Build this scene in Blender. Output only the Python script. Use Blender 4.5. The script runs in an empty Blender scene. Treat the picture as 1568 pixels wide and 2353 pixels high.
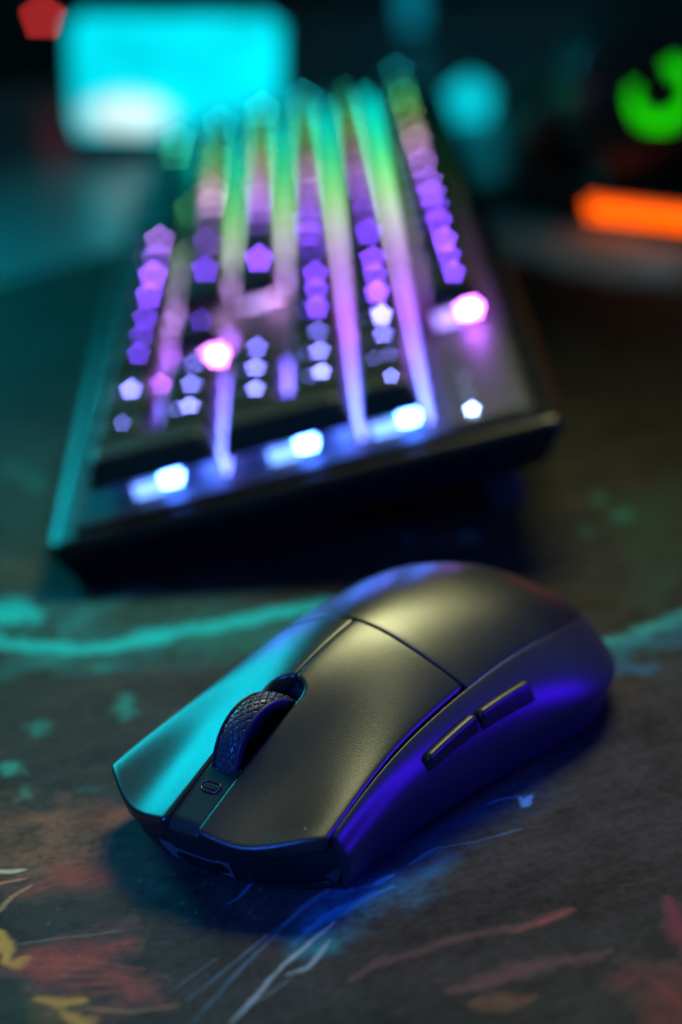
import bpy, bmesh, math, random
import numpy as np
from mathutils import Matrix, Vector

random.seed(7)
rng = np.random.default_rng(11)
MM = 0.001
scene = bpy.context.scene
COL = scene.collection
rad = math.radians

# ------------------------------------------------------------------ camera
F_PX, IW, IH = 5000.0, 1568.0, 2353.0
CAM_H, PITCH, ROLL = 236.0, rad(22.1), rad(-4.7)
_f = np.array([0, math.cos(PITCH), -math.sin(PITCH)])
_u0 = np.array([0, math.sin(PITCH), math.cos(PITCH)])
_r0 = np.array([1.0, 0, 0])
_r = _r0 * math.cos(ROLL) + _u0 * math.sin(ROLL)
_u = _u0 * math.cos(ROLL) - _r0 * math.sin(ROLL)
cam = bpy.data.cameras.new("camera")
cam_o = bpy.data.objects.new("camera", cam)
COL.objects.link(cam_o)
cam_o.matrix_world = Matrix(((_r[0], _u[0], -_f[0], 0), (_r[1], _u[1], -_f[1], 0),
                             (_r[2], _u[2], -_f[2], CAM_H * MM), (0, 0, 0, 1)))
cam.sensor_fit = 'HORIZONTAL'
cam.sensor_width = 24.0
cam.lens = F_PX / IW * 24.0
cam.clip_start, cam.clip_end = 0.02, 50
cam.dof.use_dof = True
cam.dof.focus_distance = 0.449
cam.dof.aperture_fstop = 4.7
cam.dof.aperture_blades = 5
cam.dof.aperture_rotation = rad(54)
scene.camera = cam_o
scene.render.resolution_x, scene.render.resolution_y = 682, 1024


def at(px, py, z=0.0):
    """point of the level z (mm) that a photo pixel (1568 wide) shows"""
    d = _f * F_PX + _r * (px - IW / 2) + _u * (IH / 2 - py)
    t = (z - CAM_H) / d[2]
    return np.array([d[0] * t, d[1] * t, z])


# ------------------------------------------------------------------ light
world = bpy.data.worlds.new("World")
scene.world = world
world.use_nodes = True
world.node_tree.nodes["Background"].inputs[0].default_value = (0.12, 0.75, 1.0, 1)
world.node_tree.nodes["Background"].inputs[1].default_value = 0.08


def area(name, loc, target, size, power, color, size_y=None, spread=None):
    l = bpy.data.lights.new(name, 'AREA')
    l.energy, l.color = power, color
    l.size = size * MM
    if size_y:
        l.shape = 'RECTANGLE'
        l.size_y = size_y * MM
    if spread:
        l.spread = rad(spread)
    o = bpy.data.objects.new(name, l)
    COL.objects.link(o)
    o.location = Vector(loc) * MM
    o.rotation_euler = (Vector(target) - Vector(loc)).to_track_quat('-Z', 'Y').to_euler()
    return o


area('warm_key_lamp', (105, 735, 450), (-15, 395, 0), 230, 0.31, (0.95, 0.94, 0.45), 150, spread=70)
area('cyan_side_lamp', (-330, 870, 260), (-40, 430, 20), 120, 0.70, (0.0, 0.80, 1.0), 100)
area('blue_side_lamp', (340, 385, 70), (20, 415, 14), 110, 0.12, (0.045, 0.0, 1.0), 60, spread=60)
area('blue_front_lamp', (-220, 120, 220), (-20, 390, 12), 100, 0.035, (0.02, 0.12, 1.0), 70, spread=24)
area('cyan_back_lamp', (-340, 1120, 140), (-120, 640, 10), 220, 0.09, (0.0, 0.82, 1.0), 120, spread=60)

vs = scene.view_settings
vs.view_transform = 'Standard'
vs.look = 'None'
vs.exposure = 0.0
vs.gamma = 1.0
scene.cycles.use_denoising = True
scene.cycles.max_bounces = 8
scene.cycles.sample_clamp_indirect = 4.0
scene.cycles.use_adaptive_sampling = False


# ------------------------------------------------------------------ helpers
def mat_nodes(name):
    m = bpy.data.materials.new(name)
    m.use_nodes = True
    nt = m.node_tree
    return m, nt, nt.nodes["Principled BSDF"]


def node(nt, typ, **kw):
    n = nt.nodes.new(typ)
    for k, v in kw.items():
        setattr(n, k, v)
    return n


def plastic(name, col, rough, bump=0.0, scale=4000, dust=0.0, metal=0.0, spec=0.5, rvar=0.06):
    m, nt, b = mat_nodes(name)
    b.inputs['Base Color'].default_value = (*col, 1)
    b.inputs['Metallic'].default_value = metal
    b.inputs['Specular IOR Level'].default_value = spec
    tc = node(nt, 'ShaderNodeTexCoord')
    n2 = node(nt, 'ShaderNodeTexNoise')
    n2.inputs['Scale'].default_value = 60
    n2.inputs['Detail'].default_value = 4
    nt.links.new(tc.outputs['Object'], n2.inputs['Vector'])
    mr = node(nt, 'ShaderNodeMapRange')
    mr.inputs['To Min'].default_value = max(0.02, rough - rvar)
    mr.inputs['To Max'].default_value = rough + rvar
    nt.links.new(n2.outputs['Fac'], mr.inputs['Value'])
    nt.links.new(mr.outputs['Result'], b.inputs['Roughness'])
    if bump:
        n = node(nt, 'ShaderNodeTexNoise')
        n.inputs['Scale'].default_value = scale
        n.inputs['Detail'].default_value = 2
        nt.links.new(tc.outputs['Object'], n.inputs['Vector'])
        bp = node(nt, 'ShaderNodeBump')
        bp.inputs['Strength'].default_value = bump
        bp.inputs['Distance'].default_value = 0.0002
        nt.links.new(n.outputs['Fac'], bp.inputs['Height'])
        nt.links.new(bp.outputs['Normal'], b.inputs['Normal'])
    if dust:
        v = node(nt, 'ShaderNodeTexVoronoi')
        v.inputs['Scale'].default_value = 330
        v.inputs['Randomness'].default_value = 1.0
        nt.links.new(tc.outputs['Object'], v.inputs['Vector'])
        sep = node(nt, 'ShaderNodeSeparateColor')
        nt.links.new(v.outputs['Color'], sep.inputs['Color'])
        g = node(nt, 'ShaderNodeMath', operation='GREATER_THAN')
        g.inputs[1].default_value = 1 - dust
        nt.links.new(sep.outputs['Red'], g.inputs[0])
        sz = node(nt, 'ShaderNodeMath', operation='MULTIPLY')
        sz.inputs[1].default_value = 0.085
        nt.links.new(sep.outputs['Green'], sz.inputs[0])
        lt = node(nt, 'ShaderNodeMath', operation='LESS_THAN')
        nt.links.new(v.outputs['Distance'], lt.inputs[0])
        nt.links.new(sz.outputs[0], lt.inputs[1])
        mu = node(nt, 'ShaderNodeMath', operation='MULTIPLY')
        nt.links.new(g.outputs[0], mu.inputs[0])
        nt.links.new(lt.outputs[0], mu.inputs[1])
        mx = node(nt, 'ShaderNodeMix', data_type='RGBA')
        mx.inputs['A'].default_value = (*col, 1)
        mx.inputs['B'].default_value = (0.35, 0.36, 0.36, 1)
        nt.links.new(mu.outputs[0], mx.inputs['Factor'])
        nt.links.new(mx.outputs['Result'], b.inputs['Base Color'])
    return m


def glow(name, col, strength, base=(0.3, 0.3, 0.3)):
    m, nt, b = mat_nodes(name)
    b.inputs['Base Color'].default_value = (*base, 1)
    b.inputs['Roughness'].default_value = 0.35
    b.inputs['Emission Color'].default_value = (*col, 1)
    b.inputs['Emission Strength'].default_value = strength
    return m


def mesh_obj(name, verts, faces, m, parent=None, smooth=True):
    me = bpy.data.meshes.new(name)
    me.from_pydata([tuple(v) for v in verts], [], [tuple(f) for f in faces])
    if smooth:
        me.polygons.foreach_set('use_smooth', [True] * len(me.polygons))
    me.update()
    if m:
        me.materials.append(m)
    o = bpy.data.objects.new(name, me)
    COL.objects.link(o)
    if parent:
        o.parent = parent
    return o


def inst(name, me, parent, loc=(0, 0, 0), rot=None):
    o = bpy.data.objects.new(name, me)
    COL.objects.link(o)
    o.parent = parent
    o.location = loc
    if rot:
        o.rotation_euler = rot
    return o


def empty(name, loc, rot=(0, 0, 0)):
    o = bpy.data.objects.new(name, None)
    o.empty_display_size = 0.02
    COL.objects.link(o)
    o.location = loc
    o.rotation_euler = rot
    return o


def tag(o, label=None, cat=None, group=None, kind=None):
    for k, v in (('label', label), ('category', cat), ('group', group), ('kind', kind)):
        if v:
            o[k] = v
    return o


def bm_obj(name, bm, m, parent=None, smooth=False):
    me = bpy.data.meshes.new(name)
    bm.normal_update()
    bm.to_mesh(me)
    bm.free()
    if smooth:
        me.polygons.foreach_set('use_smooth', [True] * len(me.polygons))
    if m:
        me.materials.append(m)
    o = bpy.data.objects.new(name, me)
    COL.objects.link(o)
    if parent:
        o.parent = parent
    return o


def box_bm(x0, x1, y0, y1, z0, z1, bevel=0.0, seg=2):
    """box in mm"""
    bm = bmesh.new()
    bmesh.ops.create_cube(bm, size=1)
    for v in bm.verts:
        v.co = Vector(((x0 if v.co.x < 0 else x1) * MM, (y0 if v.co.y < 0 else y1) * MM,
                       (z0 if v.co.z < 0 else z1) * MM))
    if bevel:
        bmesh.ops.bevel(bm, geom=list(bm.edges), offset=bevel * MM, segments=seg, profile=0.5,
                        affect='EDGES')
    return bm


def prism_bm(outline, z0, z1, bevel=0.0, seg=2):
    bm = bmesh.new()
    vs_ = [bm.verts.new((p[0] * MM, p[1] * MM, z0 * MM)) for p in outline]
    f = bm.faces.new(vs_)
    r = bmesh.ops.extrude_face_region(bm, geom=[f])
    for v in r['geom']:
        if isinstance(v, bmesh.types.BMVert):
            v.co.z = z1 * MM
    bmesh.ops.recalc_face_normals(bm, faces=bm.faces)
    if bevel:
        ed = [e for e in bm.edges if abs(e.verts[0].co.z - e.verts[1].co.z) < 1e-7]
        bmesh.ops.bevel(bm, geom=ed, offset=bevel * MM, segments=seg, profile=0.5, affect='EDGES')
    return bm


def rrect(x0, x1, y0, y1, r, n=5):
    pts = []
    for cx, cy, a0 in ((x1 - r, y1 - r, 0), (x0 + r, y1 - r, 90), (x0 + r, y0 + r, 180), (x1 - r, y0 + r, 270)):
        for k in range(n + 1):
            a = rad(a0 + 90 * k / n)
            pts.append((cx + r * math.cos(a), cy + r * math.sin(a)))
    return pts


def lathe(name, prof, m, parent=None, n=48, close=True):
    """prof list of (r,z) mm around local Z"""
    v, f = [], []
    for r, z in prof:
        for k in range(n):
            a = 2 * math.pi * k / n
            v.append((r * math.cos(a) * MM, r * math.sin(a) * MM, z * MM))
    for i in range(len(prof) - 1):
        for k in range(n):
            k2 = (k + 1) % n
            f.append((i * n + k, i * n + k2, (i + 1) * n + k2, (i + 1) * n + k))
    return mesh_obj(name, v, f, m, parent)


def natspline_weights(knots):
    """matrix giving second derivatives M = D @ y for a natural cubic spline"""
    n = len(knots)
    h = np.diff(knots)
    A = np.zeros((n, n)); B = np.zeros((n, n))
    A[0, 0] = A[-1, -1] = 1
    for i in range(1, n - 1):
        A[i, i - 1], A[i, i], A[i, i + 1] = h[i - 1], 2 * (h[i - 1] + h[i]), h[i]
        B[i, i - 1] = 6 / h[i - 1]
        B[i, i] = -6 / h[i - 1] - 6 / h[i]
        B[i, i + 1] = 6 / h[i]
    return np.linalg.solve(A, B)


class Spline:
    def __init__(self, xs, ys):
        self.x = np.array(xs, float); self.y = np.array(ys, float)
        self.M = natspline_weights(self.x) @ self.y

    def __call__(self, t):
        t = np.asarray(t, float)
        i = np.clip(np.searchsorted(self.x, t) - 1, 0, len(self.x) - 2)
        h = self.x[i + 1] - self.x[i]
        a = (self.x[i + 1] - t) / h; b = 1 - a
        return a * self.y[i] + b * self.y[i + 1] + ((a**3 - a) * self.M[i] + (b**3 - b) * self.M[i + 1]) * h * h / 6


# ------------------------------------------------------------------ value noise for the mat print
def vnoise(x, y, seed, octv=3):
    out = np.zeros_like(x); amp = 1.0; tot = 0
    for o in range(octv):
        r = np.random.default_rng(seed * 17 + o).random((256, 256))
        xi = np.floor(x).astype(int); yi = np.floor(y).astype(int)
        fx = x - xi; fy = y - yi
        fx = fx * fx * (3 - 2 * fx); fy = fy * fy * (3 - 2 * fy)
        g = lambda i, j: r[(xi + i) & 255, (yi + j) & 255]
        out += amp * ((g(0, 0) * (1 - fx) + g(1, 0) * fx) * (1 - fy) + (g(0, 1) * (1 - fx) + g(1, 1) * fx) * fy)
        tot += amp; amp *= 0.5; x = x * 2.03 + 5.1; y = y * 2.03 + 9.7
    return out / tot


# ================================================================== the setting
# desk top: dark laminate
m_desk, nt, b = mat_nodes('desk_laminate')
tc = node(nt, 'ShaderNodeTexCoord')
mp_ = node(nt, 'ShaderNodeMapping'); mp_.inputs['Scale'].default_value = (3, 40, 3)
nz = node(nt, 'ShaderNodeTexNoise'); nz.inputs['Scale'].default_value = 6; nz.inputs['Detail'].default_value = 6
cr = node(nt, 'ShaderNodeValToRGB')
cr.color_ramp.elements[0].color = (0.22, 0.23, 0.24, 1); cr.color_ramp.elements[1].color = (0.36, 0.37, 0.38, 1)
nt.links.new(tc.outputs['Object'], mp_.inputs['Vector']); nt.links.new(mp_.outputs['Vector'], nz.inputs['Vector'])
nt.links.new(nz.outputs['Fac'], cr.inputs['Fac']); nt.links.new(cr.outputs['Color'], b.inputs['Base Color'])
b.inputs['Roughness'].default_value = 0.33
desk = bm_obj('desk', box_bm(-900, 900, 100, 1500, -34, -4, 2), m_desk)
tag(desk, kind='structure')

m_wall, nt, b = mat_nodes('dark_wall_paint')
b.inputs['Base Color'].default_value = (0.035, 0.04, 0.045, 1)
b.inputs['Roughness'].default_value = 0.8
nz = node(nt, 'ShaderNodeTexNoise'); nz.inputs['Scale'].default_value = 300
bp = node(nt, 'ShaderNodeBump'); bp.inputs['Strength'].default_value = 0.3
nt.links.new(nz.outputs['Fac'], bp.inputs['Height']); nt.links.new(bp.outputs['Normal'], b.inputs['Normal'])
wall = bm_obj('wall', box_bm(-1500, 1500, 1560, 1590, -700, 1500), m_wall)
tag(wall, kind='structure')

# ---- desk mat, printed cloth
def lines(segs):
    out = []
    for a, b_, s in segs:
        out += list(np.arange(a, b_ - 1e-6, s))
    out.append(segs[-1][1])
    return np.array(out)

GX = lines([(-420, -130, 6), (-130, -95, 1.0), (-95, 95, 0.45), (95, 150, 1.0), (150, 430, 6)])
GY = lines([(255, 315, 5), (315, 500, 0.45), (500, 640, 1.2), (640, 980, 5)])
E1, E2 = at(0, 648)[:2], at(285, 566)[:2]          # far hem of the mat
hem_k = (E2[1] - E1[1]) / (E2[0] - E1[0]); hem_c = E1[1] - hem_k * E1[0]
XX, YY = np.meshgrid(GX, GY, indexing='ij')
top_y = np.minimum(hem_k * XX + hem_c, 960)
YY = np.where(YY > 600, 600 + (YY - 600) / 380.0 * (top_y - 600), YY)


def project(x, y):
    d = np.stack([x, y, np.full_like(x, -CAM_H)], -1)
    z = d @ _f
    return IW / 2 + F_PX * (d @ _r) / z, IH / 2 - F_PX * (d @ _u) / z

sx, sy = XX.ravel(), YY.ravel()
C = np.zeros((len(sx), 3))
n1 = vnoise(sx / 35, sy / 35, 1); n2 = vnoise(sx / 6, sy / 6, 2); n3 = vnoise(sx / 1.2, sy / 1.2, 3, 2)
ang = rad(22)
rx, ry = sx * math.cos(ang) + sy * math.sin(ang), -sx * math.sin(ang) + sy * math.cos(ang)
n4 = vnoise(rx / 40, ry / 2.5, 4)
base = 0.032 + 0.034 * (n1 - 0.5) + 0.035 * (n2 - 0.5) + 0.04 * (n3 - 0.5) + 0.03 * (n4 - 0.5)
C[:] = base[:, None] * np.array([1.06, 0.93, 0.78])


def mixin(al, col):
    al = np.clip(al, 0, 1)[:, None]
    C[:] = C * (1 - al) + np.array(col) * al


def stroke(pts, width, col, alpha=1.0, soft=0.5, tex=0.5, seed=5, taper=True):
    """brush stroke through photo pixels laid on the mat; width in mm"""
    P = np.array([at(*p)[:2] for p in pts])
    lo = P.min(0) - width * 2 - 3; hi = P.max(0) + width * 2 + 3
    idx = np.where((sx > lo[0]) & (sx < hi[0]) & (sy > lo[1]) & (sy < hi[1]))[0]
    if not len(idx):
        return
    x, y = sx[idx], sy[idx]
    wob = width * 0.35
    x = x + (vnoise(sx[idx] / 7, sy[idx] / 7, seed) - .5) * wob * 1.5
    y = y + (vnoise(sx[idx] / 7, sy[idx] / 7, seed + 1) - .5) * wob * 1.5
    best = np.full(len(idx), 1e9); tt = np.zeros(len(idx))
    seg = np.hypot(*(P[1:] - P[:-1]).T); cum = np.concatenate([[0], np.cumsum(seg)])
    for k in range(len(P) - 1):
        d = P[k + 1] - P[k]
        t = np.clip(((x - P[k, 0]) * d[0] + (y - P[k, 1]) * d[1]) / (d @ d + 1e-9), 0, 1)
        q = np.hypot(x - P[k, 0] - t * d[0], y - P[k, 1] - t * d[1])
        b_ = q < best
        best[b_] = q[b_]; tt[b_] = (cum[k] + t[b_] * seg[k]) / cum[-1]
    best = best + (vnoise(sx[idx] / 2.5, sy[idx] / 2.5, seed + 7, 2) - .5) * width * .25
    w = width * 0.5 * (np.sqrt(np.clip(np.sin(np.pi * np.clip(tt, .02, .98)), 0, 1)) * .7 + .3 if taper else 1)
    al = np.clip((w - best) / (w * soft + 0.15) , 0, 1)
    al = al * al * (3 - 2 * al)
    d = P[-1] - P[0]; d = d / np.hypot(*d)
    a_ = sx[idx] * d[0] + sy[idx] * d[1]; c_ = -sx[idx] * d[1] + sy[idx] * d[0]
    tx = vnoise(a_ / 14, c_ / 1.3, seed + 2)
    al = al * (1 - tex + tex * np.clip((tx - .25) * 2.2, 0, 1)) * alpha
    full = np.zeros(len(sx)); full[idx] = al
    mixin(full, col)


def patch(poly, col, alpha=1.0, soft=4.0, tex=0.5, seed=9, ns=9.0):
    P = np.array([at(*p)[:2] for p in poly])
    lo = P.min(0) - soft * 2; hi = P.max(0) + soft * 2
    idx = np.where((sx > lo[0]) & (sx < hi[0]) & (sy > lo[1]) & (sy < hi[1]))[0]
    if not len(idx):
        return
    x = sx[idx] + (vnoise(sx[idx] / ns, sy[idx] / ns, seed) - .5) * soft * 2
    y = sy[idx] + (vnoise(sx[idx] / ns, sy[idx] / ns, seed + 1) - .5) * soft * 2
    ins = np.zeros(len(idx), bool); dist = np.full(len(idx), 1e9)
    n = len(P)
    for k in range(n):
        a, b_ = P[k], P[(k + 1) % n]
        c = (a[1] > y) != (b_[1] > y)
        xi = (b_[0] - a[0]) * (y - a[1]) / (b_[1] - a[1] + 1e-12) + a[0]
        ins ^= c & (x < xi)
        d = b_ - a
        t = np.clip(((x - a[0]) * d[0] + (y - a[1]) * d[1]) / (d @ d + 1e-9), 0, 1)
        dist = np.minimum(dist, np.hypot(x - a[0] - t * d[0], y - a[1] - t * d[1]))
    s = np.where(ins, dist, -dist)
    al = np.clip(s / (soft * 1.6) + .5, 0, 1); al = al * al * (3 - 2 * al)
    tx = vnoise(rx[idx] / 25, ry[idx] / 3, seed + 2)
    al = al * (1 - tex + tex * np.clip((tx - .2) * 2, 0, 1)) * alpha
    al = al * np.clip(.45 + 1.1 * n3[idx], 0, 1.15) * np.clip(.35 + 1.3 * n2[idx], 0, 1.1)
    full = np.zeros(len(sx)); full[idx] = al
    mixin(full, col)

TEAL, CYAN, BLUE = (0.02, 0.22, 0.24), (0.0, 0.92, 1.0), (0.02, 0.20, 0.30)
RED, RUST, GOLD = (0.30, 0.055, 0.035), (0.22, 0.095, 0.05), (0.60, 0.33, 0.05)
# teal lightning band behind the mouse
patch([(0, 1380), (330, 1360), (700, 1385), (700, 1460), (420, 1520), (0, 1545)], TEAL, .75, 9, .5, 21)
patch([(0, 1300), (90, 1290), (130, 1340), (0, 1370)], (0.16, 0.15, 0.07), .5, 8, .4, 22)
patch([(470, 1450), (690, 1440), (610, 1500), (400, 1520)], (0.02, 0.26, 0.22), .8, 5, .3, 23)
stroke([(150, 1455), (220, 1395), (330, 1362)], 11, (0.03, 0.36, 0.42), .75, .8, .4, 31)
stroke([(-40, 1470), (60, 1482), (170, 1496), (250, 1490), (340, 1468), (450, 1442), (560, 1428), (640, 1408), (760, 1385)], 10, CYAN, 1, .7, .35, 32, False)
stroke([(300, 1478), (380, 1445)], 12, CYAN, .8, .9, .3, 37)
stroke([(-60, 1400), (20, 1405), (60, 1425)], 22, CYAN, 1, .8, .2, 33)
stroke([(480, 1432), (580, 1430), (660, 1405)], 9, CYAN, .9, .6, .2, 34)
# its end to the right of the mouse
stroke([(1330, 1485), (1420, 1478), (1500, 1445), (1600, 1405)], 11, (0.05, 0.55, 0.52), .9, .8, .45, 35)
stroke([(1300, 1505), (1420, 1500), (1600, 1440)], 16, (0.02, 0.24, 0.32), .8, .9, .5, 36)
stroke([(1350, 1560), (1430, 1538), (1500, 1530)], 11, (0.02, 0.20, 0.36), .8, .9, .4, 38)
# chips of colour
for k, (px, py, w_, h_, a_) in enumerate([(290, 1622, 26, 30, .8), (85, 1672, 34, 20, .75), (22, 1768, 36, 16, 1), (55, 1822, 24, 20, .6),
                                  (228, 1532, 34, 11, .8), (120, 1520, 50, 10, .5), (205, 1815, 40, 8, .25), (1380, 1145, 20, 14, .55), (1432, 1182, 30, 14, .8),
                                  (1345, 1225, 16, 12, .4), (940, 1240, 16, 12, .8), (1075, 1236, 26, 12, 1), (1010, 1250, 16, 10, .5),
                                  (30, 1080, 40, 14, .5), (80, 1110, 30, 20, .5), (1015, 1660, 10, 6, .3)]):
    patch([(px - w_, py - h_ * .2), (px - w_ * .3, py - h_), (px + w_ * .8, py - h_ * .9), (px + w_ * .9, py + h_ * .7), (px - w_ * .4, py + h_)],
          (0.03, 0.40, 0.34), a_, 2.2, .4, 50 + k * 3, 3.0)
# green haze of print on the right
patch([(1400, 1180), (1568, 1100), (1568, 1420), (1450, 1380)], (0.02, 0.10, 0.05), .6, 14, .3, 24)
patch([(0, 1050), (130, 1000), (150, 1200), (0, 1300)], (0.03, 0.13, 0.10), .5, 14, .3, 25)
# pale brush strokes by the headset stand
for k in range(9):
    x0 = 1130 + k * 44
    stroke([(x0, 500 + k * 11), (x0 + 40, 560 + k * 9)], 46, (0.6, 0.9, 0.88), .9, .9, .5, 200 + k, False)
patch([(1120, 485), (1330, 505), (1568, 575), (1420, 650), (1160, 575)], (0.6, 0.9, 0.88), .8, 6, .55, 220)
# rust and flame print, lower left
patch([(0, 1870), (170, 1850), (290, 1880), (280, 1960), (120, 2040), (0, 2030)], RUST, .95, 12, .5, 26)
patch([(225, 1850), (330, 1870), (300, 1930), (240, 1905)], RED, .45, 6, .6, 27)
patch([(90, 2035), (180, 1985), (290, 1955), (320, 2030), (200, 2045)], RED, .95, 9, .6, 28)
patch([(20, 2185), (120, 2170), (280, 2140), (300, 2190), (200, 2235), (350, 2275), (290, 2300), (130, 2285), (60, 2250)], RED, .95, 9, .65, 29)
patch([(0, 2050), (280, 2055), (300, 2140), (0, 2175)], (0.045, 0.037, 0.03), .75, 6, .3, 30)
patch([(-10, 2230), (60, 2260), (130, 2353), (-10, 2353)], (0.015, 0.06, 0.035), .9, 5, .4, 39)
patch([(70, 2290), (190, 2300), (200, 2353), (120, 2353)], (0.20, 0.13, 0.04), .8, 5, .4, 40)
stroke([(-5, 2140), (18, 2190), (15, 2205)], 5, GOLD, .9, .7, .3, 60)
stroke([(5, 2220), (35, 2222), (62, 2205)], 5.5, GOLD, .85, .8, .3, 61)
stroke([(85, 2298), (140, 2304), (200, 2296)], 4.5, GOLD, .9, .8, .3, 62)
stroke([(150, 2325), (190, 2345), (200, 2370)], 6, GOLD, .9, .8, .3, 63)
stroke([(-10, 2002), (25, 2003), (55, 2000)], 2.6, (0.75, 0.68, 0.45), 1, .5, .1, 64)
stroke([(-10, 2032), (60, 2018)], 2.0, (0.6, 0.25, 0.12), .8, .6, .3, 65)
stroke([(-10, 2100), (30, 2060), (75, 2035)], 2.0, (0.5, 0.3, 0.15), .6, .6, .3, 66)
stroke([(190, 2318), (300, 2325), (420, 2310)], 1.4, (0.5, 0.28, 0.10), .7, .7, .4, 67)
stroke([(0, 2175), (150, 2155), (280, 2138)], 1.2, (0.45, 0.38, 0.28), .5, .7, .5, 68)
for k in range(5):
    stroke([(60 + 20 * k, 2200 + 22 * k), (200 + 22 * k, 2208 + 17 * k), (330 + 10 * k, 2228 + 14 * k)], 2.0, (0.42, 0.10, 0.05), .5, .7, .6, 70 + k)
# blue brushwork running out from under the mouse
patch([(660, 2130), (760, 2050), (900, 2010), (1040, 1950), (1000, 2040), (860, 2120), (700, 2190)], BLUE, .85, 6, .5, 41)
patch([(840, 1990), (1130, 1830), (1300, 1790), (1230, 1870), (980, 1990)], (0.02, 0.07, 0.14), .8, 7, .6, 42)
patch([(660, 2150), (760, 2130), (790, 2190), (680, 2205)], (0.02, 0.26, 0.24), .8, 4, .5, 43)
stroke([(700, 2140), (800, 2090), (900, 2040)], 3.2, (0.08, 0.42, 0.70), .7, .8, .6, 80)
stroke([(670, 2175), (740, 2110), (840, 2060)], 2.4, (0.10, 0.45, 0.70), .6, .8, .6, 81)
stroke([(850, 2035), (905, 2012)], 3.0, (0.12, 0.55, 0.75), .8, .8, .4, 82)
stroke([(940, 1985), (1010, 1945)], 2.0, (0.05, 0.35, 0.55), .6, .8, .4, 83)
stroke([(1195, 1835), (1205, 1850), (1210, 1838), (1222, 1832)], 3.0, (0.20, 0.60, 0.90), .9, .6, .2, 84)
stroke([(1120, 1850), (1150, 1838), (1230, 1822)], 1.6, (0.08, 0.35, 0.55), .7, .8, .4, 85)
stroke([(1000, 1950), (1090, 1935), (1200, 1905)], 1.6, (0.08, 0.35, 0.50), .6, .8, .5, 86)
for k, (p, w_, c_, al) in enumerate([([(845, 1970), (780, 2030), (600, 2160), (430, 2300)], 1.0, (0.15, 0.33, 0.42), .6),
                          ([(790, 2020), (700, 2080), (560, 2220), (440, 2353)], 1.3, (0.15, 0.33, 0.40), .55),
                          ([(770, 2120), (710, 2170), (650, 2220), (530, 2353)], 1.7, (0.60, 0.75, 0.70), .85),
                          ([(760, 2160), (710, 2222), (660, 2240)], 1.8, (0.45, 0.65, 0.62), .7),
                          ([(690, 2235), (560, 2320)], 1.0, (0.40, 0.50, 0.50), .4),
                          ([(600, 2010), (545, 2065), (520, 2080)], 1.2, (0.10, 0.25, 0.50), .7),
                          ([(500, 2200), (380, 2290)], 1.0, (0.20, 0.26, 0.26), .5)]):
    stroke(p, w_, c_, al, .6, .35, 90 + k * 3)
# red strokes, lower right
stroke([(790, 2500), (840, 2420), (960, 2200), (1100, 2140)], 3.0, (0.30, 0.09, 0.07), .0, .8, .5, 110)
stroke([(800, 2250), (900, 2205), (1060, 2155), (1240, 2120)], 5.0, (0.20, 0.09, 0.07), .55, 1.0, .5, 111)
stroke([(1240, 2122), (1300, 2095), (1318, 2088)], 4.0, (0.42, 0.09, 0.06), .7, 1.0, .4, 112)
stroke([(1180, 2140), (1310, 2092)], 4.5, (0.30, 0.07, 0.05), .5, 1.0, .6, 113)
stroke([(1050, 2275), (1200, 2225), (1390, 2190)], 9, (0.20, 0.07, 0.06), .55, .9, .6, 114)
stroke([(1090, 2310), (1160, 2300), (1230, 2285)], 8, (0.28, 0.11, 0.05), .65, .9, .5, 115)
patch([(1440, 2250), (1530, 2220), (1568, 2290), (1568, 2360), (1480, 2360)], (0.25, 0.04, 0.035), .7, 8, .4, 116)
stroke([(1500, 2245), (1550, 2290), (1562, 2360)], 3, (0.34, 0.05, 0.04), .6, 1.0, .5, 117)
stroke([(1530, 2060), (1560, 2120), (1590, 2200)], 8, (0.30, 0.03, 0.06), .6, .9, .5, 118)
# flecks
for k in range(110):
    px, py = rng.uniform(60, 640), rng.uniform(1840, 2340)
    if k > 70:
        px, py = rng.uniform(300, 800), rng.uniform(1960, 2180)
    s_ = rng.uniform(1.0, 3.6)
    patch([(px - s_, py), (px, py - s_), (px + s_, py), (px, py + s_)], (0.10, 0.34, 0.34), rng.uniform(.2, .6), .5, .0, 300 + k, 2.0)
C[:] = np.where((C[:, :1] > 1.5 * C[:, 1:2]), C * 1.4, C)
C = np.clip(C, 0.006, 0.95)

nx, ny = XX.shape
verts = np.stack([sx, sy, np.zeros_like(sx)], -1) * MM
I = np.arange(nx * ny).reshape(nx, ny)
quads = np.stack([I[:-1, :-1], I[1:, :-1], I[1:, 1:], I[:-1, 1:]], -1).reshape(-1, 4)
me = bpy.data.meshes.new('desk_mat')
# hem: the rim is rolled down to the desk
rim = np.concatenate([I[:, 0], I[-1, 1:], I[::-1, -1][1:], I[0, ::-1][1:-1]])
low = verts[rim].copy(); low[:, 2] = -3.9 * MM
V = np.concatenate([verts, low]); nb = len(verts); nr = len(rim)
sk = np.stack([rim, nb + np.arange(nr), nb + (np.arange(nr) + 1) % nr, np.roll(rim, -1)], -1)
Q = np.concatenate([quads, sk])
me.vertices.add(len(V)); me.vertices.foreach_set('co', V.ravel())
me.loops.add(Q.size); me.loops.foreach_set('vertex_index', Q.ravel())
me.polygons.add(len(Q))
me.polygons.foreach_set('loop_start', np.arange(0, Q.size, 4))
me.polygons.foreach_set('loop_total', np.full(len(Q), 4))
me.update(calc_edges=True)
ca = me.color_attributes.new('print', 'FLOAT_COLOR', 'POINT')
CC = np.ones((len(V), 4)); CC[:nb, :3] = C; CC[nb:, :3] = 0.02
ca.data.foreach_set('color', CC.ravel())

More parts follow.
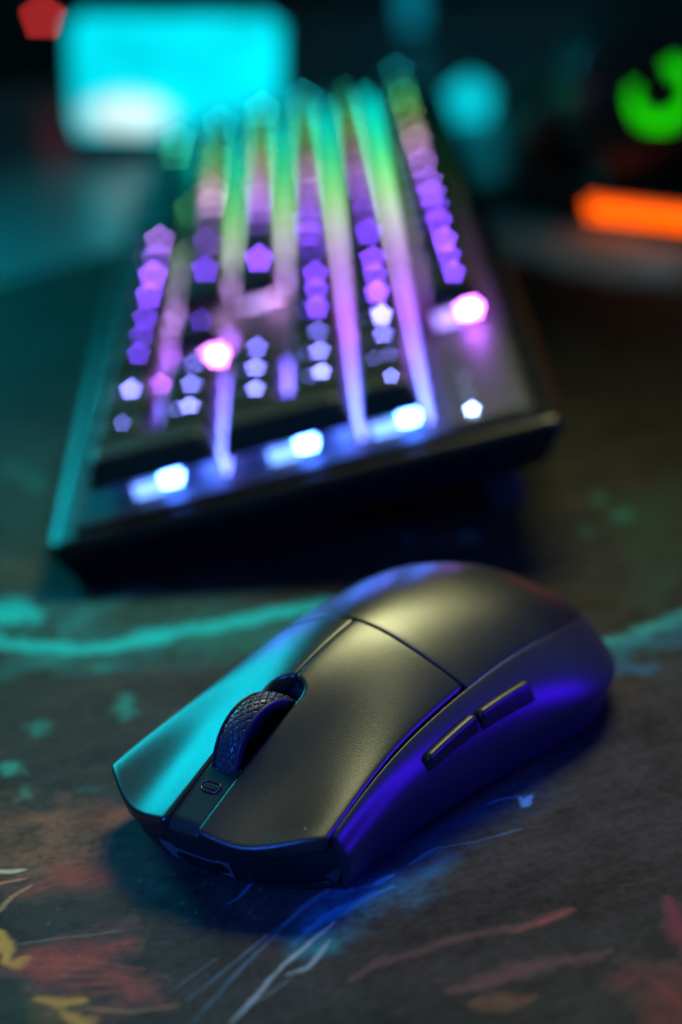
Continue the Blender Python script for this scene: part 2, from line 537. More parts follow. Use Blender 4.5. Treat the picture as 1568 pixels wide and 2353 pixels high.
m_mat, nt, b = mat_nodes('printed_cloth')
at_n = node(nt, 'ShaderNodeAttribute', attribute_name='print')
tc = node(nt, 'ShaderNodeTexCoord')
mpn = node(nt, 'ShaderNodeMapping'); mpn.inputs['Rotation'].default_value = (0, 0, rad(24))
nt.links.new(tc.outputs['Object'], mpn.inputs['Vector'])
wv = []
for d in ('X', 'Y'):
    w_ = node(nt, 'ShaderNodeTexWave', wave_type='BANDS', bands_direction=d)
    w_.inputs['Scale'].default_value = 620
    w_.inputs['Distortion'].default_value = 0.6
    nt.links.new(mpn.outputs['Vector'], w_.inputs['Vector'])
    wv.append(w_)
mxw = node(nt, 'ShaderNodeMath', operation='MULTIPLY')
nt.links.new(wv[0].outputs['Fac'], mxw.inputs[0]); nt.links.new(wv[1].outputs['Fac'], mxw.inputs[1])
nf = node(nt, 'ShaderNodeTexNoise'); nf.inputs['Scale'].default_value = 1500; nf.inputs['Detail'].default_value = 3
nt.links.new(tc.outputs['Object'], nf.inputs['Vector'])
ad = node(nt, 'ShaderNodeMath', operation='MULTIPLY_ADD'); ad.inputs[1].default_value = 0.8
nt.links.new(nf.outputs['Fac'], ad.inputs[0]); nt.links.new(mxw.outputs[0], ad.inputs[2])
bp = node(nt, 'ShaderNodeBump'); bp.inputs['Strength'].default_value = 0.55; bp.inputs['Distance'].default_value = 0.0003
nt.links.new(ad.outputs[0], bp.inputs['Height']); nt.links.new(bp.outputs['Normal'], b.inputs['Normal'])
mr = node(nt, 'ShaderNodeMapRange'); mr.inputs['From Max'].default_value = 1.6
mr.inputs['To Min'].default_value = 0.5; mr.inputs['To Max'].default_value = 1.5
nt.links.new(ad.outputs[0], mr.inputs['Value'])
vm = node(nt, 'ShaderNodeVectorMath', operation='SCALE')
nt.links.new(at_n.outputs['Color'], vm.inputs[0]); nt.links.new(mr.outputs['Result'], vm.inputs['Scale'])
nt.links.new(vm.outputs['Vector'], b.inputs['Base Color'])
b.inputs['Roughness'].default_value = 0.75
b.inputs['Specular IOR Level'].default_value = 0.3
me.materials.append(m_mat)
mat_o = bpy.data.objects.new('desk_mat', me)
COL.objects.link(mat_o)
tag(mat_o, 'dark cloth desk mat printed with teal lightning and red flame brushwork', 'desk mat')

# ================================================================== the mouse
MX, MY, MYAW = 2.3, 431.6, rad(-130.0)
m_shell = plastic('soft_touch_black', (0.012, 0.012, 0.013), 0.34, 0.16, 3800, 0.05, spec=1.0)
m_side = plastic('side_black', (0.020, 0.020, 0.026), 0.42, 0.06, 4500, 0.03, spec=0.65)
m_core = plastic('inner_black', (0.006, 0.006, 0.007), 0.6)
m_gloss = plastic('satin_black', (0.016, 0.016, 0.018), 0.38)
m_rubber = plastic('tyre_rubber', (0.05, 0.05, 0.053), 0.36, 0.05, 3000, 0.05)
m_base = plastic('base_black', (0.012, 0.012, 0.013), 0.40, 0.04, 4000, 0.03)
m_port = plastic('port_black', (0.15, 0.15, 0.16), 0.35)

mouse = empty('computer_mouse', (MX * MM, MY * MM, 0), (0, 0, MYAW))
tag(mouse, 'matte black wireless mouse with knurled wheel in the foreground on the mat', 'mouse')

fW = Spline([-64, -50, -35, -20, 0, 20, 40, 55, 64], [36.0, 37.2, 37.6, 35.4, 32.4, 30.8, 31.4, 32.6, 33.2])
fH = Spline([-64, -48, -32, -18, -5, 10, 25, 40, 55, 64], [23, 30.4, 34.6, 36.2, 36.5, 34.8, 31.0, 25.4, 18.8, 14.6])
fZ = Spline([-64, -48, -32, -18, -5, 10, 25, 40, 55, 64], [17, 21.6, 24.2, 24.9, 24.5, 23.0, 20.8, 17.8, 14.0, 11.6])
fB = Spline([-64, -30, 0, 20, 35, 50, 64], [0.24, 0.24, 0.20, 0.13, -0.04, -0.22, -0.26])
fS = Spline([-64, -35, -3, 25, 50, 64], [.71, .72, .815, .88, .925, .93])
fD = Spline([-64, -35, -5, 25, 64], [6.5, 7.0, 4.8, 3.6, 3.4])
fQ = Spline([-64, -35, -5, 25, 64], [.45, .46, .56, .62, .62])
KN = np.array([0, .25, .5, .62, .75, .9, 1.0])
KA = np.concatenate([-KN[:0:-1], KN])
KM = natspline_weights(KA)


def S(x, a):
    x = np.asarray(x, float); a = np.asarray(a, float)
    shp = np.broadcast(x, a).shape
    x = np.broadcast_to(x, shp).ravel(); a = np.broadcast_to(a, shp).ravel()
    w, h, zs, b, sf = fW(x), fH(x), fZ(x), fB(x), fS(x)
    t = np.clip((-26.0 - x) / 42.1, 0, 0.9999)
    k = (1 - t ** 2.5) ** (1 / 2.5)
    yk = np.stack([0 * w, .5 * sf * w, sf * w, (sf + (1 - sf) * .70) * w, 1.0 * w, .972 * w, .92 * w], 0) * k
    zk = np.stack([h, zs + (h - zs) * (.5 + b), zs, zs - fD(x), zs * fQ(x), zs * .28, 0 * zs + 1.0], 0)
    zk = 8.5 + (zk - 8.5) * (0.25 + 0.75 * k)
    yk = np.concatenate([-yk[:0:-1], yk]); zk = np.concatenate([zk[:0:-1], zk])
    i = np.clip(np.searchsorted(KA, a) - 1, 0, len(KA) - 2)
    hh = KA[i + 1] - KA[i]; p = (KA[i + 1] - a) / hh; q = 1 - p
    j = np.arange(len(a))

    def ev(kv):
        M = KM @ kv
        return p * kv[i, j] + q * kv[i + 1, j] + ((p**3 - p) * M[i, j] + (q**3 - q) * M[i + 1, j]) * hh * hh / 6
    return np.stack([x, ev(yk), ev(zk)], -1).reshape(shp + (3,))


def SN(x, a):
    e = 0.05
    dx = S(x + e, a) - S(x - e, a); da = S(x, a + .001) - S(x, a - .001)
    n = np.cross(dx, da)
    return n / (np.linalg.norm(n, axis=-1, keepdims=True) + 1e-12)

_ta = np.linspace(-.62, .62, 125)


def a_of_y(x, y):
    """section parameter that gives lateral y at x"""
    x = np.asarray(x, float); shp = x.shape
    xf, yf = x.ravel(), np.broadcast_to(y, shp).ravel()
    tab = S(xf[:, None], _ta[None, :])[..., 1]
    out = np.empty(len(xf))
    for k in range(len(xf)):
        out[k] = np.interp(yf[k], tab[k], _ta)
    return out.reshape(shp)


def panel(name, P, N, m, parent, r=0.5, depth=2.0, flip=False, skip=()):
    """solid-edged panel from a grid of surface points: rounded rim and a wall going in"""
    nu, nv = P.shape[:2]
    I = np.arange(nu * nv).reshape(nu, nv)
    F = np.stack([I[:-1, :-1], I[1:, :-1], I[1:, 1:], I[:-1, 1:]], -1).reshape(-1, 4)
    V = [P.reshape(-1, 3)]
    ring, out = [], []
    for i in range(nu): ring.append((i, 0)); 
    for j in range(1, nv): ring.append((nu - 1, j))
    for i in range(nu - 2, -1, -1): ring.append((i, nv - 1))
    for j in range(nv - 2, 0, -1): ring.append((0, j))
    for (i, j) in ring:
        d = np.zeros(3)
        if i == 0: t = P[0, j] - P[1, j]; d += t / (np.linalg.norm(t) + 1e-9)
        if i == nu - 1: t = P[-1, j] - P[-2, j]; d += t / (np.linalg.norm(t) + 1e-9)
        if j == 0: t = P[i, 0] - P[i, 1]; d += t / (np.linalg.norm(t) + 1e-9)
        if j == nv - 1: t = P[i, -1] - P[i, -2]; d += t / (np.linalg.norm(t) + 1e-9)
        n = N[i, j]
        # make perpendicular to the rim: use the rim tangent
        out.append(d - n * (d @ n))
    out = np.array(out); rp = np.array([P[i, j] for i, j in ring]); rn = np.array([N[i, j] for i, j in ring])
    tan = np.roll(rp, -1, 0) - np.roll(rp, 1, 0)
    tan /= np.linalg.norm(tan, axis=1, keepdims=True) + 1e-9
    corner = np.array([(i in (0, nu - 1)) and (j in (0, nv - 1)) for i, j in ring])
    o2 = out - tan * np.sum(out * tan, 1, keepdims=True)
    out = np.where(corner[:, None], out, o2)
    out /= np.linalg.norm(out, axis=1, keepdims=True) + 1e-9
    nr = len(ring); prev = np.array([I[i, j] for i, j in ring]); cnt = nu * nv
    faces = [F]
    steps = [(r * math.sin(rad(t)), r * (1 - math.cos(rad(t)))) for t in (22, 45, 68, 90)] + [(r, r + depth)]
    for (o_, dn) in steps:
        V.append(rp + out * o_ - rn * dn)
        cur = cnt + np.arange(nr); cnt += nr
        faces.append(np.stack([prev, cur, np.roll(cur, -1), np.roll(prev, -1)], -1))
        prev = cur
    V = np.concatenate(V) * MM; F = np.concatenate(faces)
    if flip:
        F = F[:, ::-1]
    return mesh_obj(name, V, F[:, ::-1], m, parent)


def xf_(y):                      # front lip in plan
    return 61.8 - 11.8 * (np.abs(y) / 30.3) ** 2.1 + 0.7 * np.exp(-((np.abs(y) - 16) / 7.0) ** 2)


def xsplit(y):                   # seam between main buttons and hump
    return XS0 - 3.2 * (np.abs(y) / 26.5) ** 2

XS0 = 1.6
SLOT_R, SLOT_W = 22.6, 4.7       # rear end and half width of the wheel slot


def y_in(x):
    t = np.clip((x - SLOT_R) / 4.6, 0, 1)
    return 0.32 + (SLOT_W - 0.32) * np.sqrt(1 - (1 - t) ** 2)

GAP = 0.85
for s in (-1, 1):
    uu = np.concatenate([np.linspace(0, .30, 24)[:-1], np.linspace(.30, .50, 70)[:-1], np.linspace(.50, 1, 56)])
    vv = np.linspace(0, 1, 46)
    Ug, Vg = np.meshgrid(uu, vv, indexing='ij')
    X = -3 + 60 * Ug; Y = 2 + 22 * Vg
    for _ in range(6):
        yo = fS(X) * fW(X) - GAP - .25
        Y = y_in(X) + .45 + (yo - y_in(X) - .45) * Vg
        X = xsplit(Y) + GAP + (xf_(Y) - xsplit(Y) - GAP) * Ug
    A = a_of_y(X, s * Y)
    panel('main_button', S(X, A), SN(X, A), m_shell, mouse, 0.85, 2.4, flip=(s < 0))

# hump
uu = 1 - (1 - np.linspace(0, 1, 90)) ** 1.0
vv = np.linspace(-1, 1, 91)
Ug, Vg = np.meshgrid(uu, vv, indexing='ij')
A = Vg * .4965
Y0 = S(np.full_like(A, -5.0), A)[..., 1]
X1 = xsplit(Y0) - .30
X = X1 + (-67.9 - X1) * np.sin(Ug * math.pi / 2)
panel('rear_shell', S(X, A), SN(X, A), m_shell, mouse, 0.22, 2.0, flip=True)

# side panels
for s in (-1, 1):
    uu = np.linspace(0, 1, 110); vv = np.linspace(0, 1, 40)
    Ug, Vg = np.meshgrid(uu, vv, indexing='ij')
    A = s * (.505 + (.985 - .505) * Vg)
    XF = 49.4 - 3.0 * Vg
    X = XF + (-67.9 - XF) * np.sin(Ug * math.pi / 2)
    panel('side_panel', S(X, A), SN(X, A), m_side, mouse, 0.3, 2.2, flip=(s > 0))

# dark inner body that closes every gap
uu = np.linspace(0, 1, 90); vv = np.linspace(-1, 1, 121)
Ug, Vg = np.meshgrid(uu, vv, indexing='ij')
A = Vg * .97
Yc = S(np.full_like(A, 40.0), A)[..., 1]
XF = xf_(Yc) - 2.2
X = XF + (-64.0 - XF) * np.sin(Ug * math.pi / 2)
Pc, Nc = S(X, A), SN(X, A)
off = np.full(X.shape, 1.9)
slot = (np.abs(Pc[..., 1]) < SLOT_W + .6) & (X > SLOT_R + .5)
off[slot] = 8.5
Pc = Pc - Nc * off[..., None]
Pc[..., 2] = np.maximum(Pc[..., 2], 1.2)
panel('inner_body', Pc, Nc, m_core, mouse, 0.3, 4.0, flip=True)

# front bumper wall below the lip
yy = np.linspace(-30.6, 30.6, 81); tt = np.linspace(0, 1, 16)
Yg, Tg = np.meshgrid(yy, tt, indexing='ij')
ztop = S(xf_(yy) - 2, a_of_y(xf_(yy) - 2, yy))[:, 2] - 2.3
Zg = ztop[:, None] * (1 - Tg) + 1.0 * Tg
side_in = np.clip((np.abs(Yg) - 24) / 6, 0, 1) ** 2
Xg = xf_(Yg) - 1.3 - 1.0 * Tg - 3.8 * Tg ** 3 - 0.6 * side_in
Pw = np.stack([Xg, Yg * (1 - .07 * Tg ** 2), Zg], -1)
Nw = np.cross(np.gradient(Pw, axis=0), np.gradient(Pw, axis=1)); Nw /= np.linalg.norm(Nw, axis=-1, keepdims=True)
if Nw[40, 5, 0] < 0:
    Nw = -Nw
panel('front_bumper', Pw, Nw, m_base, mouse, 0.35, 3.0, flip=False)
# sole plate
sole = [(float(S(x, .99)[1]), x) for x in np.linspace(-62, 46, 40)]
ol = [(x, y - 1.0) for y, x in sole] + [(float(xf_(y) - 6.2), y) for y in np.linspace(25, -25, 17)] + [(x, -y + 1.0) for y, x in sole[::-1]]
bm_obj('sole_plate', prism_bm(ol, 0.5, 2.2, 0.3, 2), m_base, mouse)
for x0, x1, y0, y1 in ((40, 52, -14, 14), (-52, -40, -16, 16)):
    bm_obj('glide_foot', prism_bm(rrect(x0, x1, y0, y1, 4), 0.02, 0.6, 0.1, 1), m_port, mouse)


def bumper_x(y, z):
    zt = float(np.interp(y, yy, ztop)); t = (zt - z) / (zt - 1.0)
    return float(xf_(np.array(y)) - 1.3 - 1.0 * t - 3.8 * t ** 3)

# charging port set in the front bumper
def on_front(outline, proud, name, m, depth):
    """a plate following the front wall: outline points are (y, z)"""
    bm = bmesh.new()
    a = [bm.verts.new(((bumper_x(y, z) + proud) * MM, y * MM, z * MM)) for y, z in outline]
    b_ = [bm.verts.new(((bumper_x(y, z) + proud - depth) * MM, y * MM, z * MM)) for y, z in outline]
    bm.faces.new(a)
    n = len(a)
    for k in range(n):
        bm.faces.new((a[k], b_[k], b_[(k + 1) % n], a[(k + 1) % n]))
    bmesh.ops.recalc_face_normals(bm, faces=bm.faces)
    return bm_obj(name, bm, m, mouse)

plate = on_front([(-9.6, 7.2), (-6.4, 7.2), (-5.4, 6.6), (5.4, 6.6), (6.4, 7.2), (9.6, 7.2), (8.6, 2.3), (-8.6, 2.3)], 0.35, 'port_plate', m_port, 1.2)
so = rrect(-5.2, 5.2, 3.1, 6.0, 1.4, 4)
p_ = on_front(so, 0.42, 'port_opening', m_core, 0.6)
p_ = on_front(rrect(-4.2, 4.2, 4.2, 4.9, .3, 2), 0.55, 'port_tongue', m_gloss, 0.4)

# centre strip with its little button, ahead of the wheel
WX, WZ, WR = 35.4, 0.0, 13.0
zsurf = lambda x, y=0.0: S(np.array(x, float), np.array(0.0))[..., 2]
WZ = float(zsurf(WX)) + 4.5 - WR
xs_ = np.linspace(0, 1, 40); ys_ = np.linspace(-3.75, 3.75, 25)
Ug, Yg = np.meshgrid(xs_, ys_, indexing='ij')
X0 = 45.4 + 1.6 * (1 - (Yg / 3.75) ** 2) * -1 + 1.6
X = X0 + (61.6 - X0) * Ug
Z = zsurf(X) - 1.35
Z = Z - 1.4 * np.clip((X - 59.6) / 2, 0, 1) ** 2
Ps = np.stack([X - 0.0, Yg, Z], -1)
Ns = np.cross(np.gradient(Ps, axis=0), np.gradient(Ps, axis=1)); Ns /= np.linalg.norm(Ns, axis=-1, keepdims=True)
Ns = Ns * np.sign(Ns[..., 2:3])
strip = panel('centre_strip', Ps, Ns, m_shell, mouse, 0.3, 4.2, flip=True)
# pill recess and pill
BX = 52.0
bz = float(zsurf(BX)) - 1.35
slope = math.atan2(float(zsurf(BX + 1) - zsurf(BX - 1)), 2)


def pill_ring(name, L, Wd, r, h0, m, fill=None):
    """stadium torus lying on the strip"""
    n = 40; k = 8; v = []; f = []
    path = []
    for q in range(n):
        a = 2 * math.pi * q / n
        cy = (L / 2 - Wd / 2) * (1 if math.sin(a) > 0 else -1)
        path.append((Wd / 2 * math.cos(a), cy + Wd / 2 * math.sin(a), math.cos(a), math.sin(a)))
    for (x, y, nx_, ny_) in path:
        for j in range(k):
            t = 2 * math.pi * j / k
            v.append(((x + nx_ * r * math.cos(t)) * MM, (y + ny_ * r * math.cos(t)) * MM, (h0 + r * math.sin(t)) * MM))
    for q in range(n):
        for j in range(k):
            f.append((q * k + j, ((q + 1) % n) * k + j, ((q + 1) % n) * k + (j + 1) % k, q * k + (j + 1) % k))
    o = mesh_obj(name, v, f, m, mouse)
    o.location = (BX * MM, 0, bz * MM); o.rotation_euler = (0, -slope, 0)
    return o

pill_ring('button_rim', 4.6, 2.5, 0.22, 0.06, m_shell)
o = bm_obj('button_well', prism_bm(rrect(-1.12, 1.12, -2.2, 2.2, 1.1), -.5, 0.06), m_core, mouse)
o.location = (BX * MM, 0, bz * MM); o.rotation_euler = (0, -slope, 0)
o = bm_obj('profile_button', prism_bm(rrect(-.62, .62, -1.75, 1.75, .5), -.4, 0.24, .12, 2), m_gloss, mouse)
o.location = (BX * MM, 0, bz * MM); o.rotation_euler = (0, -slope, 0)

# wheel
wheel = empty('scroll_wheel', (WX * MM, 0, WZ * MM))
wheel.parent = mouse
TW = 2.75                                         # half width of the tyre
nth, nyw = 560, 48
th = np.linspace(0, 2 * math.pi, nth, endpoint=False); yw = np.linspace(-1, 1, nyw)
TH, YW = np.meshgrid(th, yw, indexing='ij')
ND = 30
p1 = TH * ND / (2 * math.pi) + YW * 1.65
p2 = TH * ND / (2 * math.pi) - YW * 1.65
dl = np.minimum(np.abs(p1 - np.round(p1)), np.abs(p2 - np.round(p2)))
gro = np.clip((0.14 - dl) / 0.06, 0, 1); gro = gro * gro * (3 - 2 * gro)
RR = WR - 0.9 * np.abs(YW) ** 3.0 - 0.42 * gro
Pw = np.stack([RR * np.cos(TH), YW * TW, RR * np.sin(TH)], -1).reshape(-1, 3) * MM
I = np.arange(nth * nyw).reshape(nth, nyw); I2 = np.roll(I, -1, 0)
Fq = np.stack([I[:, :-1], I[:, 1:], I2[:, 1:], I2[:, :-1]], -1).reshape(-1, 4)
mesh_obj('tyre', Pw, Fq[:, ::-1], m_rubber, wheel)


def ring_y(name, prof, m, parent, n=96):
    v, f = [], []
    for k in range(n):
        a = 2 * math.pi * k / n
        for r, y in prof:
            v.append((r * math.cos(a) * MM, y * MM, r * math.sin(a) * MM))
    q = len(prof)
    for k in range(n):
        for j in range(q - 1):
            f.append((k * q + j, k * q + j + 1, ((k + 1) % n) * q + j + 1, ((k + 1) % n) * q + j))
    return mesh_obj(name, v, f, m, parent)

for s in (-1, 1):
    ring_y('wheel_rim', [(WR - 1.0, s * TW), (WR - .55, s * (TW + .15)), (WR - .45, s * (TW + .45)), (WR - .75, s * (TW + .62)),
                     (WR - 1.1, s * (TW + .62)), (WR - 2.6, s * (TW + .35)), (WR - 3.1, s * (TW - .5)), (WR - 3.2, s * (TW - 1.4)), (0.4, s * (TW - 1.5))], m_side, wheel)

# thumb buttons on the left flank
def thumb(xa, xb, a0a, a1a, a0b, a1b):
    """four-sided button: at x=xa spans a0a..a1a, at xb a0b..a1b"""
    U_, V_ = np.meshgrid(np.linspace(0, 1, 40), np.linspace(0, 1, 16), indexing='ij')
    for nm, grow, offs, m, r_, dp in (('gap_shade_sheet', .75, 0.02, m_core, 0.05, .4), ('thumb_button', 0.0, 0.7, m_gloss, 1.1, 1.8)):  # flush black sheet painted as the shade in the gap round each button
        xA, xB = xa + grow * 1.05, xb - grow * 1.05
        if nm == 'thumb_button':
            xA -= .6; xB += .6
        X = xA + (xB - xA) * U_
        g = grow * .016 - (0.011 if nm == 'thumb_button' else 0)
        lo = a0a + (a0b - a0a) * U_ - g; hi = a1a + (a1b - a1a) * U_ + g
        A = lo + (hi - lo) * V_
        P, N = S(X, A), SN(X, A)
        if nm == 'thumb_button':
            bulge = 0.55 * np.sin(np.pi * np.clip(V_, 0, 1)) ** .8
            P = P + N * (offs + 1.0 * (1 - V_))[..., None]
        else:
            P = P + N * offs
        panel(nm, P, N, m, mouse, r_, dp, flip=True)

thumb(18.5, 2.2, .63, .70, .605, .675)
thumb(0.4, -16.0, .608, .68, .595, .662)

# ================================================================== the keyboard
U = 19.05
KTILT = rad(10.3)
kb = empty('mechanical_keyboard', (-68 * MM, 550 * MM, 20.6 * MM))
kb.matrix_world = Matrix.Translation(Vector((-68, 550, 20.6)) * MM) @ Matrix.Rotation(rad(-0.1), 4, 'Z') @ Matrix.Rotation(-KTILT, 4, 'Y')
tag(kb, 'blurred full-size mechanical keyboard with rainbow backlight behind the mouse', 'keyboard')
m_cap = plastic('keycap_black', (0.045, 0.045, 0.045), 0.33, 0.05, 3000)
m_plate = plastic('plate_metal', (0.05, 0.05, 0.056), 0.5, 0.03, 2000, spec=0.15)
m_case = plastic('case_black', (0.012, 0.012, 0.014), 0.30, 0.05, 3000, spec=0.35)
m_house = plastic('switch_housing', (0.42, 0.42, 0.45), 0.35)
m_stem = plastic('switch_stem', (0.10, 0.55, 0.12), 0.4)
m_foot = plastic('foot_rubber', (0.05, 0.05, 0.055), 0.5)

KW, KL = 6.25 * U, 22.5 * U
# case: chamfered tub
def tub(o, z0, z1, name, m, bev):
    ol = [(-o[0], -o[1]), (KW + o[2], -o[1]), (KW + o[2], KL + o[3]), (-o[0], KL + o[3])]
    bm = prism_bm(ol, z0, z1, bev, 3)
    return bm_obj(name, bm, m, kb)

def loft(rings, name, m, smooth=False):
    v, f = [], []
    for (o0, o1, o2, o3, z) in rings:
        for p in rrect(-o0, KW + o2, -o1, KL + o3, 4.0, 4):
            v.append((p[0] * MM, p[1] * MM, z * MM))
    n = len(v) // len(rings)
    for k in range(len(rings) - 1):
        for j in range(n):
            f.append((k * n + j, k * n + (j + 1) % n, (k + 1) * n + (j + 1) % n, (k + 1) * n + j))
    f.append(tuple(range(n))[::-1]); f.append(tuple(range((len(rings) - 1) * n, len(rings) * n)))
    o = mesh_obj(name, v, f, m, kb, smooth=smooth)
    return o

case_rings = [(8, 4, 3, 1, -18.6), (9.4, 5.4, 4.4, 2.4, -18.5), (10, 6, 5, 3, -18.0), (10.2, 6.2, 5.2, 3.2, -17.6), (13.2, 10.8, 10.6, 7.2, -8.6)]
for k in range(8):
    t_ = rad(90 * k / 7); r_ = 3.2
    o_ = r_ * (1 - math.cos(t_))
    case_rings.append((13.6 - o_, 11.2 - o_, 11.0 - o_, 7.6 - o_, -7.9 + r_ * math.sin(t_)))
case_rings.append((10, 7.6, 7.8, 4.4, -4.7))
loft(case_rings, 'case', m_case, True)
loft([(6.2, 6.0, 4.2, 5.0, -4.8), (6.2, 6.0, 4.2, 5.0, -3.2), (5.6, 5.4, 3.6, 4.4, -2.8)], 'plate', m_plate)
# rubber pads and flip-out feet
for l in (14, KL - 30):
    o = bm_obj('rubber_pad', prism_bm(rrect(4, 16, l, l + 26, 3), -21.2, -17.3, .5, 1), m_foot, kb)
    bm = box_bm(-5, 5, -8, 8, -21, 0, 1.5, 2)
    o = bm_obj('flip_foot', bm, m_foot, kb)
    o.location = ((KW - 12) * MM, (l + 4) * MM, -15 * MM)
    o.rotation_euler = (0, rad(-12), 0)


def cap_mesh(a, b, h=8.2, name='keycap'):
    """keycap a (across rows) x b (along rows), in mm, origin at centre of its base"""
    rings = []
    for sc_a, sc_b, z, r in ((0, 0, 0, 1.2), (0.1, 0.1, 1.0, 1.3), (1.9, 1.7, 6.4, 1.9), (2.3, 2.1, 7.6, 2.1), (2.9, 2.7, h, 2.2), (3.6, 3.4, h - .05, 2.2)):
        rings.append((rrect(-a / 2 + sc_a, a / 2 - sc_a, -b / 2 + sc_b, b / 2 - sc_b, r, 3), z))
    v, f = [], []
    for pts, z in rings:
        v += [(p[0] * MM, p[1] * MM, z * MM) for p in pts]
    n = len(rings[0][0])
    for k in range(len(rings) - 1):
        for j in range(n):
            f.append((k * n + j, k * n + (j + 1) % n, (k + 1) * n + (j + 1) % n, (k + 1) * n + j))
    c = len(v); v.append((0, 0, (h - .5) * MM))
    t = (len(rings) - 1) * n
    for j in range(n):
        f.append((t + j, t + (j + 1) % n, c))
    # underside set back so that the light below can be seen
    f.append(tuple(range(n))[::-1])
    me = bpy.data.meshes.new(name)
    me.from_pydata(v, [], f)
    me.polygons.foreach_set('use_smooth', [True] * len(me.polygons))
    me.materials.append(m_cap)
    return me


def mixc(stops, l):
    xs = [s[0] for s in stops]
    return tuple(float(np.interp(l, xs, [s[1][k] for s in stops])) for k in range(3))

LEDC = [(0, (0.05, 0.18, 1.0)), (2.0, (0.07, 0.15, 1.0)), (4.2, (0.42, 0.08, 1.0)), (6.5, (0.65, 0.16, 0.95)), (10, (0.75, 0.45, 0.85)), (12.5, (0.70, 0.75, 0.60)),
        (14.5, (0.35, 0.90, 0.22)), (17.5, (0.10, 0.95, 0.30)), (19.5, (0.02, 0.90, 0.55)), (22.5, (0.0, 0.75, 0.85))]
LEGC = [(0, (0.20, 0.24, 1.0)), (3.9, (0.20, 0.17, 1.0)), (4.6, (0.17, 0.045, 1.0)), (9, (0.20, 0.05, 0.95)), (12, (0.36, 0.14, 0.75)), (14.5, (0.45, 0.25, 0.40)),
        (16.5, (0.25, 0.30, 0.08)), (18.5, (0.05, 0.38, 0.07)), (20.5, (0.02, 0.34, 0.22)), (22.5, (0.0, 0.24, 0.34))]
_led, _leg = {}, {}


def led_mat(l):
    k = round(l * 2) / 2
    if k not in _led:
        c = mixc(LEDC, k)
        _led[k] = glow('led_light', c, LED_S(k))
    return _led[k]


def leg_mat(l, f=1.0):
    k = (round(l * 2) / 2, f)
    if k not in _leg:
        _leg[k] = glow('legend_light', mixc(LEGC, k[0]), LEG_S(k[0]) * f)
    return _leg[k]

SPILLC = [(0, (0.13, 0.18, 1.0)), (3.5, (0.18, 0.12, 1.0)), (6, (0.42, 0.13, 1.0)), (9, (0.66, 0.36, 1.0)), (11.5, (0.75, 0.85, 0.75)), (13.5, (0.40, 0.95, 0.32)),
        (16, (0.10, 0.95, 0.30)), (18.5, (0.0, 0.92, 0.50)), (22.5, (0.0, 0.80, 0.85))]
SUB = {'7': 'Home', '8': 'Up', '9': 'PgUp', '4': '<', '6': '>', '1': 'End', '2': 'v', '3': 'PgDn', '0': 'Ins'}
_spill = {}


def row_spill_mat(l):
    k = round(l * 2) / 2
    if k not in _spill:
        _spill[k] = glow('row_spill_glow', mixc(SPILLC, k), float(np.interp(k, [0, 5, 10, 14, 22], [7.0, 4.4, 3.0, 4.2, 4.8])))
    return _spill[k]

LED_S = lambda l: float(np.interp(l, [0, 4, 8, 14, 22], [78, 64, 20, 12, 9]))
LEG_S = lambda l: float(np.interp(l, [0, 4, 9, 14, 22], [48, 40, 36, 34, 40]))

KEYS = []   # (l0, l1, w0, w1, legend)
def row(w, l, items):
    for it in items:
        if it[0] is None:
            l += it[1]; continue
        KEYS.append((l, l + it[1], w, w + 1, it[0])); l += it[1]

# number pad, nearest
KEYS += [(0, 1, 0, 2, 'Enter'), (0, 1, 2, 4, '+'), (0, 1, 4, 5, '-'), (1, 2, 0, 1, '.'), (2, 4, 0, 1, '0')]
for r_, t3 in ((1, '321'), (2, '654'), (3, '987'), (4, '*/N')):
    for c_, ch in enumerate(t3):
        KEYS.append((1 + c_, 2 + c_, r_, r_ + 1, 'Num' if ch == 'N' else ch))
row(0, 4.25, [('>', 1), ('v', 1), ('<', 1)]); row(1, 5.25, [('^', 1)])
row(3, 4.25, [('PgDn', 1), ('End', 1), ('Del', 1)]); row(4, 4.25, [('PgUp', 1), ('Home', 1), ('Ins', 1)])
row(5.25, 4.25, [('Pause', 1), ('ScrLk', 1), ('PrtSc', 1)])
row(0, 7.5, [('Ctrl', 1.25), ('Menu', 1.25), ('Fn', 1.25), ('Alt', 1.25), ('', 6.25), ('Alt', 1.25), ('Win', 1.25), ('Ctrl', 1.25)])
row(1, 7.5, [('Shift', 2.75)] + [(c_, 1) for c_ in '/.,MNBVCXZ'] + [('Shift', 2.25)])
row(2, 7.5, [('Enter', 2.25)] + [(c_, 1) for c_ in "';LKJHGFDSA"] + [('Caps', 1.75)])
row(3, 7.5, [('\\', 1.5)] + [(c_, 1) for c_ in '][POIUYTREWQ'] + [('Tab', 1.5)])
row(4, 7.5, [('Back', 2)] + [(c_, 1) for c_ in '=-0987654321`'])
row(5.25, 7.5, [('F12', 1), ('F11', 1), ('F10', 1), ('F9', 1), (None, .5), ('F8', 1), ('F7', 1), ('F6', 1), ('F5', 1), (None, .5), ('F4', 1), ('F3', 1), ('F2', 1), ('F1', 1), (None, 1), ('Esc', 1)])

_caps, _text = {}, {}


def text_mesh(s, size):
    key = (s, size)
    if key not in _text:
        cu = bpy.data.curves.new('legend', 'FONT')
        cu.body = s; cu.size = size * MM; cu.align_x = 'CENTER'; cu.align_y = 'CENTER'; cu.extrude = 0.02 * MM
        cu.resolution_u = 2; cu.offset = 0.16 * MM
        to = bpy.data.objects.new('legend', cu)
        COL.objects.link(to)
        dg = bpy.context.evaluated_depsgraph_get()
        me_ = bpy.data.meshes.new_from_object(to.evaluated_get(dg))
        bpy.data.objects.remove(to); bpy.data.curves.remove(cu)
        _text[key] = me_
    return _text[key].copy()

